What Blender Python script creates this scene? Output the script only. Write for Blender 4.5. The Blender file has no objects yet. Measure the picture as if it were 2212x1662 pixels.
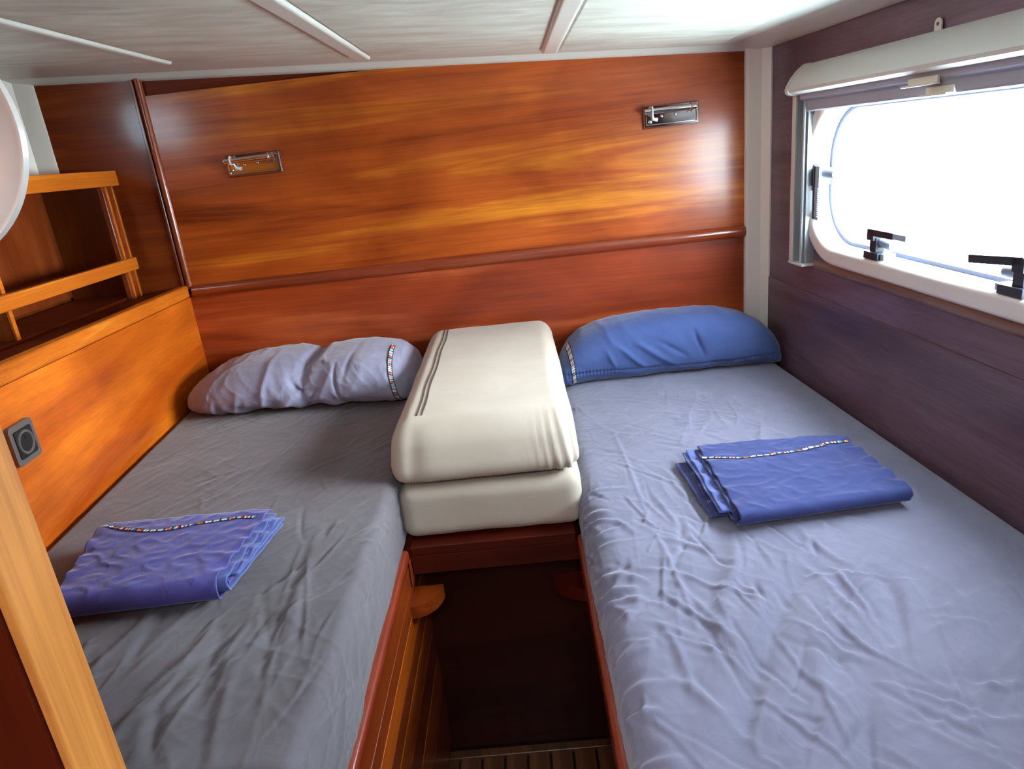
import bpy, bmesh, math, random
import numpy as np
from mathutils import Vector, Matrix
random.seed(7)
S = bpy.context.scene
C = S.collection
ZO = 1.45            # camera stands 1.45 m above the cabin sole; all heights below are relative to the eye

# ------------------------------------------------------------------ camera
cam = bpy.data.cameras.new('camera'); camo = bpy.data.objects.new('camera', cam); C.objects.link(camo)
cam.sensor_fit = 'HORIZONTAL'; cam.sensor_width = 36.0; cam.lens = 36.0 * 1506.4 / 2212.0
cam.clip_start = 0.02
yaw, pit, rol = -0.0287, 0.3263, -0.1098
cy, sy = math.cos(yaw), math.sin(yaw)
fw = Vector((sy*math.cos(pit), cy*math.cos(pit), -math.sin(pit))); rt = Vector((cy, -sy, 0)); up = rt.cross(fw)
r2 = math.cos(rol)*rt + math.sin(rol)*up; u2 = -math.sin(rol)*rt + math.cos(rol)*up
m = Matrix((r2, u2, -fw)).transposed().to_4x4(); m.translation = Vector((0, 0, ZO)); camo.matrix_world = m
S.camera = camo

# ------------------------------------------------------------------ sky, light openings, exposure
w = bpy.data.worlds.new('overcast_sky'); S.world = w; w.use_nodes = True
bgn = w.node_tree.nodes['Background']; bgn.inputs[0].default_value = (0.80, 0.90, 1.0, 1); bgn.inputs[1].default_value = 36.0
_tc = w.node_tree.nodes.new('ShaderNodeTexCoord'); _sx = w.node_tree.nodes.new('ShaderNodeSeparateXYZ'); _rp = w.node_tree.nodes.new('ShaderNodeValToRGB')
w.node_tree.links.new(_tc.outputs['Generated'], _sx.inputs[0]); w.node_tree.links.new(_sx.outputs['Z'], _rp.inputs[0])
_mp = w.node_tree.nodes.new('ShaderNodeMapRange'); _mp.inputs[1].default_value = -.12; _mp.inputs[2].default_value = .04; w.node_tree.links.new(_sx.outputs['Z'], _mp.inputs[0])
w.node_tree.links.new(_mp.outputs[0], _rp.inputs[0]); _rp.color_ramp.elements[0].color = (.60, .70, .75, 1); _rp.color_ramp.elements[1].color = (.80, .90, 1.0, 1)
w.node_tree.links.new(_rp.outputs[0], bgn.inputs[0])
S.view_settings.view_transform = 'Standard'; S.view_settings.look = 'None'
S.view_settings.exposure = 0.34; S.view_settings.gamma = 1.0; S.view_settings.use_curve_mapping = False
def portal(name, loc, size, sizey, direction):
    L = bpy.data.lights.new(name, 'AREA'); L.shape = 'RECTANGLE'; L.size = size; L.size_y = sizey; L.energy = 1
    L.cycles.is_portal = True
    o = bpy.data.objects.new(name, L); C.objects.link(o); o.location = loc
    o.rotation_euler = Vector(direction).to_track_quat('-Z', 'Y').to_euler()
portal('window_daylight', (0.90, 1.33, ZO-0.15), 0.46, 1.12, (-1, -0.054, 0))
portal('added_hatch_daylight', (0.05, -0.38, ZO+0.40), 0.42, 0.40, (0, 0, -1))
portal('port_daylight', (-1.41, 1.30, ZO+0.225), 0.18, 0.56, (1, 0, 0))
sn = bpy.data.lights.new('hazy_sun', 'SUN'); sn.energy = 9.0; sn.angle = math.radians(38); sn.color = (1.0, .96, .90)
so = bpy.data.objects.new('hazy_sun', sn); C.objects.link(so); so.rotation_euler = Vector((-1, .10, -.17)).to_track_quat('-Z', 'Y').to_euler(); so.location = (3, 1, 2)
S.cycles.max_bounces = 10; S.cycles.diffuse_bounces = 6; S.cycles.transparent_max_bounces = 8
S.cycles.caustics_reflective = False; S.cycles.caustics_refractive = False
S.cycles.sample_clamp_indirect = 6.0

# ------------------------------------------------------------------ materials
def srgb(h):
    if isinstance(h, str): h = [int(h[i:i+2], 16)/255 for i in (0, 2, 4)]
    return tuple((c/12.92 if c <= .04045 else ((c+.055)/1.055)**2.4) for c in h) + (1,)
def newmat(name, col=(.5, .5, .5, 1), rough=.5, metal=0, coat=0, coatr=.1, spec=.5):
    mt = bpy.data.materials.new(name); mt.use_nodes = True; b = mt.node_tree.nodes['Principled BSDF']
    b.inputs['Base Color'].default_value = col; b.inputs['Roughness'].default_value = rough
    b.inputs['Metallic'].default_value = metal; b.inputs['Coat Weight'].default_value = coat
    b.inputs['Coat Roughness'].default_value = coatr; b.inputs['Specular IOR Level'].default_value = spec
    return mt
def nd(mt, t, **k):
    n = mt.node_tree.nodes.new(t)
    for a, v in k.items():
        if a in n.inputs.keys() if hasattr(n.inputs, 'keys') else False: n.inputs[a].default_value = v
        else: setattr(n, a, v)
    return n
def lk(mt, a, b): mt.node_tree.links.new(a, b)
def ramp(mt, stops):
    n = mt.node_tree.nodes.new('ShaderNodeValToRGB'); e = n.color_ramp.elements
    e[0].position, e[0].color = stops[0]; e[1].position, e[1].color = stops[-1]
    for p, c in stops[1:-1]:
        x = e.new(p); x.color = c
    return n
def noise(mt, vec, scale, detail=4, rough=.55, dist=0.0):
    n = mt.node_tree.nodes.new('ShaderNodeTexNoise'); n.inputs['Scale'].default_value = scale
    n.inputs['Detail'].default_value = detail; n.inputs['Roughness'].default_value = rough
    n.inputs['Distortion'].default_value = dist; lk(mt, vec, n.inputs['Vector']); return n
def mapping(mt, scale, loc=(0, 0, 0), rot=(0, 0, 0)):
    tc = mt.node_tree.nodes.new('ShaderNodeTexCoord'); mp = mt.node_tree.nodes.new('ShaderNodeMapping')
    mp.inputs['Scale'].default_value = scale; mp.inputs['Location'].default_value = loc; mp.inputs['Rotation'].default_value = rot
    lk(mt, tc.outputs['Object'], mp.inputs['Vector']); return mp.outputs['Vector']
def mixc(mt, mode, fac, a, b):
    n = mt.node_tree.nodes.new('ShaderNodeMix'); n.data_type = 'RGBA'; n.blend_type = mode
    if hasattr(fac, 'links'): lk(mt, fac, n.inputs[0])
    else: n.inputs[0].default_value = fac
    for i, v in ((6, a), (7, b)):
        if hasattr(v, 'links'): lk(mt, v, n.inputs[i])
        else: n.inputs[i].default_value = v
    return n.outputs[2]
def wood(name, dark, mid, light, axis=0, stretch=9.0, seed=0.0, rough=.35, coat=.6, coatr=.12, patch=.5, tilt=0.0, spec=.25):
    """varnished veneer: long bands, fine pores and mottled patches along one axis"""
    mt = newmat(name, rough=rough, coat=coat, coatr=coatr, spec=spec); b = mt.node_tree.nodes['Principled BSDF']
    def sc(a, o):
        v = [o, o, o]; v[axis] = a; return tuple(v)
    rot = (0, tilt, 0)
    v1 = mapping(mt, sc(.55, stretch), (seed, seed*1.7, seed*.6), rot); v2 = mapping(mt, sc(5, 230), (seed, 0, seed), rot)
    v3 = mapping(mt, sc(1.6, 3.2), (seed*2, seed, 0), rot); v4 = mapping(mt, sc(1.2, 40), (seed, seed, 1), rot)
    n1 = noise(mt, v1, 1.0, 5, .6, .8); n4 = noise(mt, v4, 1.0, 4, .6, .4)
    md2 = tuple(mid[i]*.55+light[i]*.45 for i in range(4)); r = ramp(mt, [(.30, dark), (.44, mid), (.53, mid), (.60, md2), (.72, light)]); lk(mt, n1.outputs['Fac'], r.inputs['Fac'])
    n2 = noise(mt, v2, 1.0, 3, .6); r2_ = ramp(mt, [(.3, (.62, .55, .50, 1)), (.6, (1, 1, 1, 1))]); lk(mt, n2.outputs['Fac'], r2_.inputs['Fac'])
    r4 = ramp(mt, [(.3, (.70, .62, .58, 1)), (.62, (1.0, 1.0, 1.0, 1))]); lk(mt, n4.outputs['Fac'], r4.inputs['Fac'])
    n3 = noise(mt, v3, 1.5, 3, .5, .6); r3 = ramp(mt, [(.35, (.66, .50, .46, 1)), (.62, (1.15, 1.08, 1.0, 1))]); lk(mt, n3.outputs['Fac'], r3.inputs['Fac'])
    c = mixc(mt, 'MULTIPLY', .55, r.outputs[0], r2_.outputs[0]); c = mixc(mt, 'MULTIPLY', .6, c, r4.outputs[0])
    c = mixc(mt, 'MULTIPLY', patch, c, r3.outputs[0]); lk(mt, c, b.inputs['Base Color'])
    bp = mt.node_tree.nodes.new('ShaderNodeBump'); bp.inputs['Strength'].default_value = .06; bp.inputs['Distance'].default_value = .002
    lk(mt, n4.outputs['Fac'], bp.inputs['Height']); lk(mt, bp.outputs['Normal'], b.inputs['Normal'])
    return mt
def cloth(name, col, col2, sheen=.3, bump=.25, scale=26, rough=.85):
    mt = newmat(name, rough=rough, spec=.25); b = mt.node_tree.nodes['Principled BSDF']
    b.inputs['Sheen Weight'].default_value = sheen; b.inputs['Sheen Roughness'].default_value = .4
    v = mapping(mt, (1, 1, 1)); n = noise(mt, v, 7, 4, .6, .5)
    r = ramp(mt, [(.3, col), (.7, col2)]); lk(mt, n.outputs['Fac'], r.inputs['Fac']); lk(mt, r.outputs[0], b.inputs['Base Color'])
    vs = mapping(mt, (1, .55, 1), rot=(0, 0, .5)); n1 = noise(mt, vs, scale, 4, .6, .5); n1.noise_type = 'RIDGED_MULTIFRACTAL'
    n1.inputs['Lacunarity'].default_value = 2.1; n1.inputs['Offset'].default_value = .9; n1.inputs['Gain'].default_value = 1.3
    n2 = noise(mt, v, 900, 2, .5)
    bp = mt.node_tree.nodes.new('ShaderNodeBump'); bp.inputs['Strength'].default_value = bump; bp.inputs['Distance'].default_value = .0016
    lk(mt, n1.outputs['Fac'], bp.inputs['Height'])
    b2 = mt.node_tree.nodes.new('ShaderNodeBump'); b2.inputs['Strength'].default_value = .12; b2.inputs['Distance'].default_value = .0006
    lk(mt, n2.outputs['Fac'], b2.inputs['Height']); lk(mt, bp.outputs['Normal'], b2.inputs['Normal']); lk(mt, b2.outputs['Normal'], b.inputs['Normal'])
    return mt

M = {}
M['panel'] = wood('varnished_panel', srgb('742a0e'), srgb('b85a20'), srgb('ea982c'), 0, 8, 3.1, coat=.5, coatr=.17, patch=.9, tilt=.02)
M['lowpanel'] = wood('red_panel', srgb('702410'), srgb('a0441e'), srgb('cc6c3c'), 0, 8, 8.3, coat=.4, coatr=.28, patch=.9)
M['sidepanel'] = wood('brown_panel', srgb('5c200c'), srgb('843814'), srgb('a0501e'), 0, 7, 5.7, coat=.5, coatr=.15)
M['darkboard'] = wood('dark_board', srgb('58200c'), srgb('702c12'), srgb('843818'), 0, 6, 1.7, coat=.05, coatr=.3, rough=.5, spec=.1)
M['moulding'] = wood('moulding_wood', srgb('702818'), srgb('94401e'), srgb('b05a30'), 0, 30, 2.2, coat=.9, coatr=.15)
M['mouldv'] = wood('upright_moulding_wood', srgb('6a260e'), srgb('934015'), srgb('b86028'), 2, 30, 2.2, coat=.9, coatr=.15)
M['orange'] = wood('orange_veneer', srgb('b8520e'), srgb('de781c'), srgb('f09c38'), 1, 4, 4.4, coat=.4, coatr=.3, patch=.8, tilt=0)
M['orange_rail'] = wood('orange_rail_wood', srgb('b85c14'), srgb('dc7c22'), srgb('f09c38'), 1, 22, 6.4, coat=.5, coatr=.2)
M['cabinet'] = wood('cabinet_inside_wood', srgb('50240c'), srgb('743a10'), srgb('864814'), 2, 7, 9.4, coat=.2, coatr=.3)
M['cabinet_red'] = wood('cabinet_back_wood', srgb('5e240c'), srgb('843a16'), srgb('9c5428'), 2, 6, 12.4, coat=.2, coatr=.3)
M['hull'] = wood('hull_lining_shaded_wood', srgb('54404c'), srgb('705868'), srgb('826a7c'), 1, 6, 2.9, coat=.25, coatr=.3, patch=.5)  # brown wood; mauve tone carries its backlit shade and the window haze
M['hull_trim'] = wood('hull_moulding_wood', srgb('6a4e48'), srgb('806258'), srgb('94766a'), 1, 20, 2.9, coat=.5, coatr=.2)
M['berthdark'] = wood('berth_mahogany', srgb('3a0e06'), srgb('50180c'), srgb('642010'), 0, 9, 7.7, coat=.6, coatr=.2)
M['trimred'] = wood('berth_trim_wood', srgb('662010'), srgb('843018'), srgb('9c4422'), 1, 30, 3.3, coat=.9, coatr=.15)
M['stripe_a'] = wood('berth_side_orange', srgb('a4480e'), srgb('bb5c14'), srgb('d07a20'), 1, 20, 1.3, coat=.6, coatr=.2)
M['stripe_b'] = wood('berth_side_red', srgb('742a0e'), srgb('8c3c12'), srgb('a04a18'), 1, 20, 5.3, coat=.6, coatr=.2)
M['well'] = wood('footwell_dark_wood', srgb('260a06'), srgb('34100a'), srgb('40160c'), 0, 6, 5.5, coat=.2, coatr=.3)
M['teak'] = wood('sole_teak', srgb('50301c'), srgb('6a4228'), srgb('805234'), 1, 30, 5.9, coat=.1, coatr=.4)
M['caulk'] = newmat('black_caulking', srgb('0c0808'), .8)
M['jamb'] = wood('jamb_wood', srgb('b4682a'), srgb('e09a4c'), srgb('f4bc70'), 2, 14, 2.6, coat=.3, coatr=.3, patch=.6)
_mt = M['jamb']; _b = _mt.node_tree.nodes['Principled BSDF']; _src = _b.inputs['Base Color'].links[0].from_socket
_vo = _mt.node_tree.nodes.new('ShaderNodeTexVoronoi'); _vo.inputs['Scale'].default_value = 1.0; lk(_mt, mapping(_mt, (14, 14, 7), (.3, .2, .55)), _vo.inputs['Vector'])
_kr = ramp(_mt, [(.04, (.35, .16, .07, 1)), (.10, (.75, .55, .4, 1)), (.16, (1, 1, 1, 1))]); lk(_mt, _vo.outputs['Distance'], _kr.inputs['Fac'])
lk(_mt, mixc(_mt, 'MULTIPLY', .9, _src, _kr.outputs[0]), _b.inputs['Base Color'])
M['door'] = wood('doorframe_shaded_wood', srgb('3a1004'), srgb('541a08'), srgb('64240c'), 2, 10, 2.6, coat=.3, coatr=.3)  # dark tone carries the shade on the jamb's front face
M['white'] = newmat('white_gelcoat', srgb('e6e0d4'), .35, coat=.3)
M['post'] = newmat('cream_post_plastic', srgb('f8f6ea'), .35, coat=.4, coatr=.2)
M['frame'] = newmat('cream_frame_plastic', srgb('ece8e2'), .3, coat=.4, coatr=.15)
M['reveal'] = newmat('white_reveal_plastic', srgb('eef0f2'), .4)
M['blind'] = newmat('cassette_plastic', srgb('dcdcd6'), .4, coat=.2)
M['alu'] = newmat('grey_aluminium', srgb('a9b2b4'), .35, metal=.35)
M['bar'] = newmat('blind_bar_plastic', srgb('a2a0ac'), .45)
M['black'] = newmat('black_plastic', srgb('1c2430'), .4)
M['grey'] = newmat('grey_plastic', srgb('a4b8cc'), .35)
M['gasket'] = newmat('rubber_gasket', srgb('565a70'), .5)
M['chrome'] = newmat('chrome', srgb('e2e2e0'), .07, metal=1)
M['glow_white'] = newmat('lamp_white_plastic', srgb('e4dfd6'), .3, coat=.5)
M['socket'] = newmat('socket_grey_plastic', srgb('6b6460'), .35, metal=.3)
M['socket_in'] = newmat('socket_black_plastic', srgb('1a1a1c'), .4)
M['tag'] = newmat('white_tag_cloth', srgb('e8e8e4'), .8)
M['sheet'] = cloth('grey_sheet', srgb('6c6b7e'), srgb('78778b'), scale=22, bump=.3)
M['sheet_shaded'] = cloth('grey_sheet_shaded', srgb('5c575b'), srgb('67636a'), scale=20, bump=.28)  # same cloth as the right sheet, left-side shade put into the colour
M['pillowl'] = cloth('lilac_pillowcase', srgb('898aa2'), srgb('9596ae'), scale=24, bump=.3)
M['pillowr'] = cloth('blue_pillowcase', srgb('3b4c7c'), srgb('46588a'), scale=20, bump=.2)
M['blue'] = cloth('blue_cotton', srgb('2b3466'), srgb('333e72'), scale=24, bump=.35)
M['violet'] = cloth('violet_cotton', srgb('464488'), srgb('524f96'), scale=24, bump=.35)
M['hem'] = cloth('pale_blue_cotton', srgb('4c5a94'), srgb('5866a2'), scale=30, bump=.2)
M['cream'] = cloth('cream_cotton', srgb('b8ad9c'), srgb('c2b8a8'), scale=60, bump=.025, sheen=.15)
M['zip'] = newmat('dark_stitching', srgb('4a3a36'), .8)
# headliner: brushed, mottled cream vinyl
mt = newmat('headliner_vinyl', rough=.5, coat=.15, coatr=.3); M['liner'] = mt; b = mt.node_tree.nodes['Principled BSDF']
v = mapping(mt, (1.6, 5.5, 4), rot=(0, 0, .15)); n = noise(mt, v, 1.7, 7, .60, 1.8)
r = ramp(mt, [(.30, srgb('c8cabe')), (.48, srgb('dce2d4')), (.60, srgb('e8f2e4')), (.72, srgb('f4fef2'))]); lk(mt, n.outputs['Fac'], r.inputs['Fac'])
lk(mt, r.outputs[0], b.inputs['Base Color'])
bp = mt.node_tree.nodes.new('ShaderNodeBump'); bp.inputs['Strength'].default_value = .25; bp.inputs['Distance'].default_value = .004
lk(mt, n.outputs['Fac'], bp.inputs['Height']); lk(mt, bp.outputs['Normal'], b.inputs['Normal'])
M['linerstrip'] = newmat('headliner_strip', srgb('e6eae0'), .35, coat=.3, coatr=.25)
# acrylic pane: clear with a faint reflection
mt = bpy.data.materials.new('clear_acrylic'); mt.use_nodes = True; M['glass'] = mt; nt = mt.node_tree; nt.nodes.remove(nt.nodes['Principled BSDF'])
tr = nt.nodes.new('ShaderNodeBsdfTransparent'); tr.inputs[0].default_value = (.95, .97, .98, 1)
gl = nt.nodes.new('ShaderNodeBsdfGlossy'); gl.inputs['Roughness'].default_value = .03; mx = nt.nodes.new('ShaderNodeMixShader')
mx.inputs[0].default_value = .05; lk(mt, tr.outputs[0], mx.inputs[1]); lk(mt, gl.outputs[0], mx.inputs[2]); lk(mt, mx.outputs[0], nt.nodes['Material Output'].inputs[0])
# woven ribbon with little signal flags, printed by face colours
mt = newmat('flag_ribbon', rough=.7); M['ribbon'] = mt; at = mt.node_tree.nodes.new('ShaderNodeVertexColor'); at.layer_name = 'Col'
lk(mt, at.outputs['Color'], mt.node_tree.nodes['Principled BSDF'].inputs['Base Color'])

# ------------------------------------------------------------------ mesh helpers (coordinates: x right, y forward, z relative to the eye)
def wloc(o):
    return Vector(o.location) + (wloc(o.parent) if o.parent else Vector((0, 0, 0)))
def build(name, bm, mat, parent=None, smooth=None, recalc=True, angle=40):
    if recalc: bmesh.ops.recalc_face_normals(bm, faces=bm.faces)
    xs = [v.co for v in bm.verts]
    lo = Vector((min(v.x for v in xs), min(v.y for v in xs), min(v.z for v in xs))); hi = Vector((max(v.x for v in xs), max(v.y for v in xs), max(v.z for v in xs)))
    org = Vector(((lo.x+hi.x)/2, (lo.y+hi.y)/2, lo.z))
    bmesh.ops.translate(bm, verts=bm.verts, vec=-org)
    me = bpy.data.meshes.new(name); bm.to_mesh(me); bm.free(); me.materials.append(M[mat] if isinstance(mat, str) else mat)
    if smooth is None or smooth:
        me.polygons.foreach_set('use_smooth', [True]*len(me.polygons)); me.set_sharp_from_angle(angle=math.radians(angle))
    o = bpy.data.objects.new(name, me); C.objects.link(o); o.parent = parent
    if smooth is None or smooth:
        wn_ = o.modifiers.new('weighted_normals', 'WEIGHTED_NORMAL'); wn_.keep_sharp = True; wn_.weight = 100
    o.location = org + Vector((0, 0, ZO)) - (wloc(parent) if parent else Vector((0, 0, 0)))
    return o
def thing(name, label, cat, loc, group=None):
    o = bpy.data.objects.new(name, None); C.objects.link(o); o.location = (loc[0], loc[1], loc[2]+ZO); o.empty_display_size = .05
    o['label'] = label; o['category'] = cat
    if group: o['group'] = group
    return o
def tag(o, label, cat, group=None):
    o['label'] = label; o['category'] = cat
    if group: o['group'] = group
    return o
def struct(name, bm, mat, **k):
    o = build(name, bm, mat, **k); o['kind'] = 'structure'; return o
def NB(): return bmesh.new()
def box(bm, lo, hi, bev=0.0, seg=2):
    r = bmesh.ops.create_cube(bm, size=1.0); vs = r['verts']
    for v in vs: v.co = Vector([lo[i] + (v.co[i]+.5)*(hi[i]-lo[i]) for i in range(3)])
    if bev > 0:
        es = list({e for v in vs for e in v.link_edges})
        bmesh.ops.bevel(bm, geom=es, offset=bev, segments=seg, affect='EDGES', profile=.5)
    return bm
def prism(bm, poly, a, b, axis=1, bev=0):
    """extrude a closed 2-D outline along an axis from a to b; poly coords fill the other two axes in order"""
    def mk(p, t):
        l = list(p); l.insert(axis, t); return bm.verts.new(l)
    A = [mk(p, a) for p in poly]; B = [mk(p, b) for p in poly]; n = len(poly)
    bm.faces.new(A); bm.faces.new(B[::-1])
    for i in range(n): bm.faces.new((A[i], B[i], B[(i+1) % n], A[(i+1) % n]))
    return bm
def tube(bm, pts, r, n=12, caps=True):
    pts = [Vector(p) for p in pts]; rings = []
    rr_ = r if isinstance(r, (list, tuple)) else [r]*len(pts)
    prev = None
    for i, p in enumerate(pts):
        d = (pts[min(i+1, len(pts)-1)] - pts[max(i-1, 0)]).normalized()
        if prev is None: a = d.orthogonal().normalized()
        else: a = (prev - d*prev.dot(d)).normalized()
        prev = a; b_ = d.cross(a)
        rings.append([bm.verts.new(p + (a*math.cos(t)+b_*math.sin(t))*rr_[i]) for t in [2*math.pi*k/n for k in range(n)]])
    for A, B in zip(rings, rings[1:]):
        for k in range(n): bm.faces.new((A[k], A[(k+1) % n], B[(k+1) % n], B[k]))
    if caps: bm.faces.new(rings[0][::-1]); bm.faces.new(rings[-1])
    return bm
def lathe(bm, prof, c, axis, n=40):
    """profile = [(radius, height)] revolved round axis through c"""
    ax = Vector(axis).normalized(); a = ax.orthogonal().normalized(); b_ = ax.cross(a); c = Vector(c); rings = []
    for r_, h in prof:
        rings.append([bm.verts.new(c + ax*h + (a*math.cos(t)+b_*math.sin(t))*max(r_, 1e-4)) for t in [2*math.pi*k/n for k in range(n)]])
    for A, B in zip(rings, rings[1:]):
        for k in range(n): bm.faces.new((A[k], A[(k+1) % n], B[(k+1) % n], B[k]))
    bm.faces.new(rings[0][::-1]); bm.faces.new(rings[-1]); return bm
# numpy gradient noise
_rng = np.random.RandomState(5); _perm = np.tile(_rng.permutation(256), 3); _gr = _rng.normal(size=(256, 3)); _gr /= np.linalg.norm(_gr, axis=1)[:, None]
def pn(x, y, z=0.0):
    x, y, z = np.broadcast_arrays(np.asarray(x, float), np.asarray(y, float), np.asarray(z, float))
    xi, yi, zi = np.floor(x).astype(int), np.floor(y).astype(int), np.floor(z).astype(int)
    fx, fy, fz = x-xi, y-yi, z-zi; u, v, w_ = [t*t*t*(t*(t*6-15)+10) for t in (fx, fy, fz)]; out = 0
    for i in (0, 1):
        for j in (0, 1):
            for k in (0, 1):
                g = _gr[_perm[_perm[_perm[(xi+i) & 255] + ((yi+j) & 255)] + ((zi+k) & 255)]]
                d = g[..., 0]*(fx-i) + g[..., 1]*(fy-j) + g[..., 2]*(fz-k)
                out = out + d*(u if i else 1-u)*(v if j else 1-v)*(w_ if k else 1-w_)
    return out
def ridge(n, s=7.0): return np.exp(-(n*s)**2)
def creases(X, Y, segs):
    H = np.zeros_like(X)
    for (x0, y0, x1, y1, wd, am, bend) in segs:
        L = math.hypot(x1-x0, y1-y0); ux, uy = (x1-x0)/L, (y1-y0)/L
        t = ((X-x0)*ux + (Y-y0)*uy)/L; d = (X-x0)*(-uy) + (Y-y0)*ux
        d = d - bend*L*np.sin(np.clip(t, 0, 1)*math.pi) - .12*L*bend*np.sin(np.clip(t, 0, 1)*9)
        tap = np.clip(np.sin(np.clip(t, 0, 1)*math.pi), 0, 1)**.6
        prof = np.exp(-(d/wd)**2)*1.0 - .45*np.exp(-((d-1.9*wd)/(1.5*wd))**2)
        H += am*tap*prof
    return H
def gridmesh(P, closed_u=False, closed_v=False):
    """P: (nu, nv, 3)"""
    bm = bmesh.new(); nu, nv = P.shape[:2]
    V = [[bm.verts.new(P[i, j]) for j in range(nv)] for i in range(nu)]
    for i in range(nu if closed_u else nu-1):
        for j in range(nv if closed_v else nv-1):
            bm.faces.new((V[i][j], V[(i+1) % nu][j], V[(i+1) % nu][(j+1) % nv], V[i][(j+1) % nv]))
    return bm
def npmesh(name, P, mat, parent=None, flip=False, closed_v=False, cap=False):
    """fast grid mesh straight from an array"""
    nu, nv = P.shape[:2]; V = P.reshape(-1, 3).astype(float)
    org = np.array([(V[:, 0].min()+V[:, 0].max())/2, (V[:, 1].min()+V[:, 1].max())/2, V[:, 2].min()])
    i, j = np.meshgrid(np.arange(nu-1), np.arange(nv if closed_v else nv-1), indexing='ij'); j2 = (j+1) % nv
    F = np.stack([i*nv+j, (i+1)*nv+j, (i+1)*nv+j2, i*nv+j2], -1).reshape(-1, 4)
    if flip: F = F[:, ::-1]
    F = F.tolist()
    if cap: F += [list(range(nv))[::(1 if not flip else -1)], [(nu-1)*nv+k for k in range(nv)][::(-1 if not flip else 1)]]
    me = bpy.data.meshes.new(name); me.from_pydata((V-org).tolist(), [], F); me.materials.append(M[mat])
    me.polygons.foreach_set('use_smooth', [True]*len(me.polygons))
    o = bpy.data.objects.new(name, me); C.objects.link(o); o.parent = parent
    o.location = Vector(org) + Vector((0, 0, ZO)) - (wloc(parent) if parent else Vector((0, 0, 0)))
    return o
def ease(t): t = np.clip(t, 0, 1); return t*t*(3-2*t)

# ------------------------------------------------------------------ the setting
ceil_z = lambda x: .242 - .059*x
XR = lambda y: .757 + .0542*(1.962-y)         # hull lining on the right
XP = lambda y: -.958 - .072*(y-1.18)          # backboard on the left
FZ = -1.45
# floor (sole) with slats
fl = struct('floor', box(NB(), (-1.45, -.9, FZ-.06), (.95, 2.2, FZ-.012)), 'caulk')
x = -.332
while x < .14:
    build('floor_slat', box(NB(), (x+.003, .30, FZ-.012), (x+.0545, 1.372, FZ), .0015, 1), 'teak', fl)
    x += .0575
build('floor_slat', box(NB(), (-.345, 1.374, FZ-.012), (.15, 1.398, FZ), .0015, 1), 'teak', fl)
# back wall
wb = struct('wall_back', box(NB(), (-1.45, 2.17, FZ-.05), (.95, 2.21, .45)), 'darkboard')
bm = prism(NB(), [(-1.012, .20), (-1.012, .345), (.75, .235), (.75, .20)], 2.158, 2.17, axis=1); build('upper_board', bm, 'darkboard', wb)
bm = box(NB(), (-1.012, 2.148, -.31), (.70, 2.17, .247), .003, 2); build('main_panel', bm, 'panel', wb)
bm = box(NB(), (-1.06, 2.15, -.80), (.70, 2.17, -.325), .002, 1); build('lower_panel', bm, 'lowpanel', wb)
bm = prism(NB(), [(-1.33, -.35), (-1.33, .36), (-1.03, .345), (-1.03, -.35)], 2.15, 2.17, axis=1); build('side_panel', bm, 'sidepanel', wb)
def halfround(bm, p0, p1, r_, out, side, n=10, depth=.7):
    p0, p1, out, side = map(Vector, (p0, p1, out, side)); pr = [(math.cos(a)*r_, math.sin(a)*r_*depth) for a in [math.pi*k/n for k in range(n+1)]]
    A = [bm.verts.new(p0+side*a+out*b) for a, b in pr]; B = [bm.verts.new(p1+side*a+out*b) for a, b in pr]
    for k in range(n): bm.faces.new((A[k], A[k+1], B[k+1], B[k]))
    bm.faces.new(A); bm.faces.new(B[::-1]); bm.faces.new((A[0], B[0], B[-1], A[-1])); return bm
bm = halfround(NB(), (-1.012, 2.15, -.318), (.690, 2.15, -.312), .019, (0, -1, 0), (0, 0, 1), depth=1.0); build('rail_moulding', bm, 'moulding', wb)
bm = halfround(NB(), (-1.021, 2.152, -.31), (-1.021, 2.152, .305), .0105, (0, -1, 0), (1, 0, 0), depth=1.3); build('upright_moulding', bm, 'mouldv', wb)
bm = box(NB(), (-1.043, 2.143, -.31), (-1.0335, 2.16, .31), .002, 1); build('upright_moulding', bm, 'sidepanel', wb)


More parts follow.
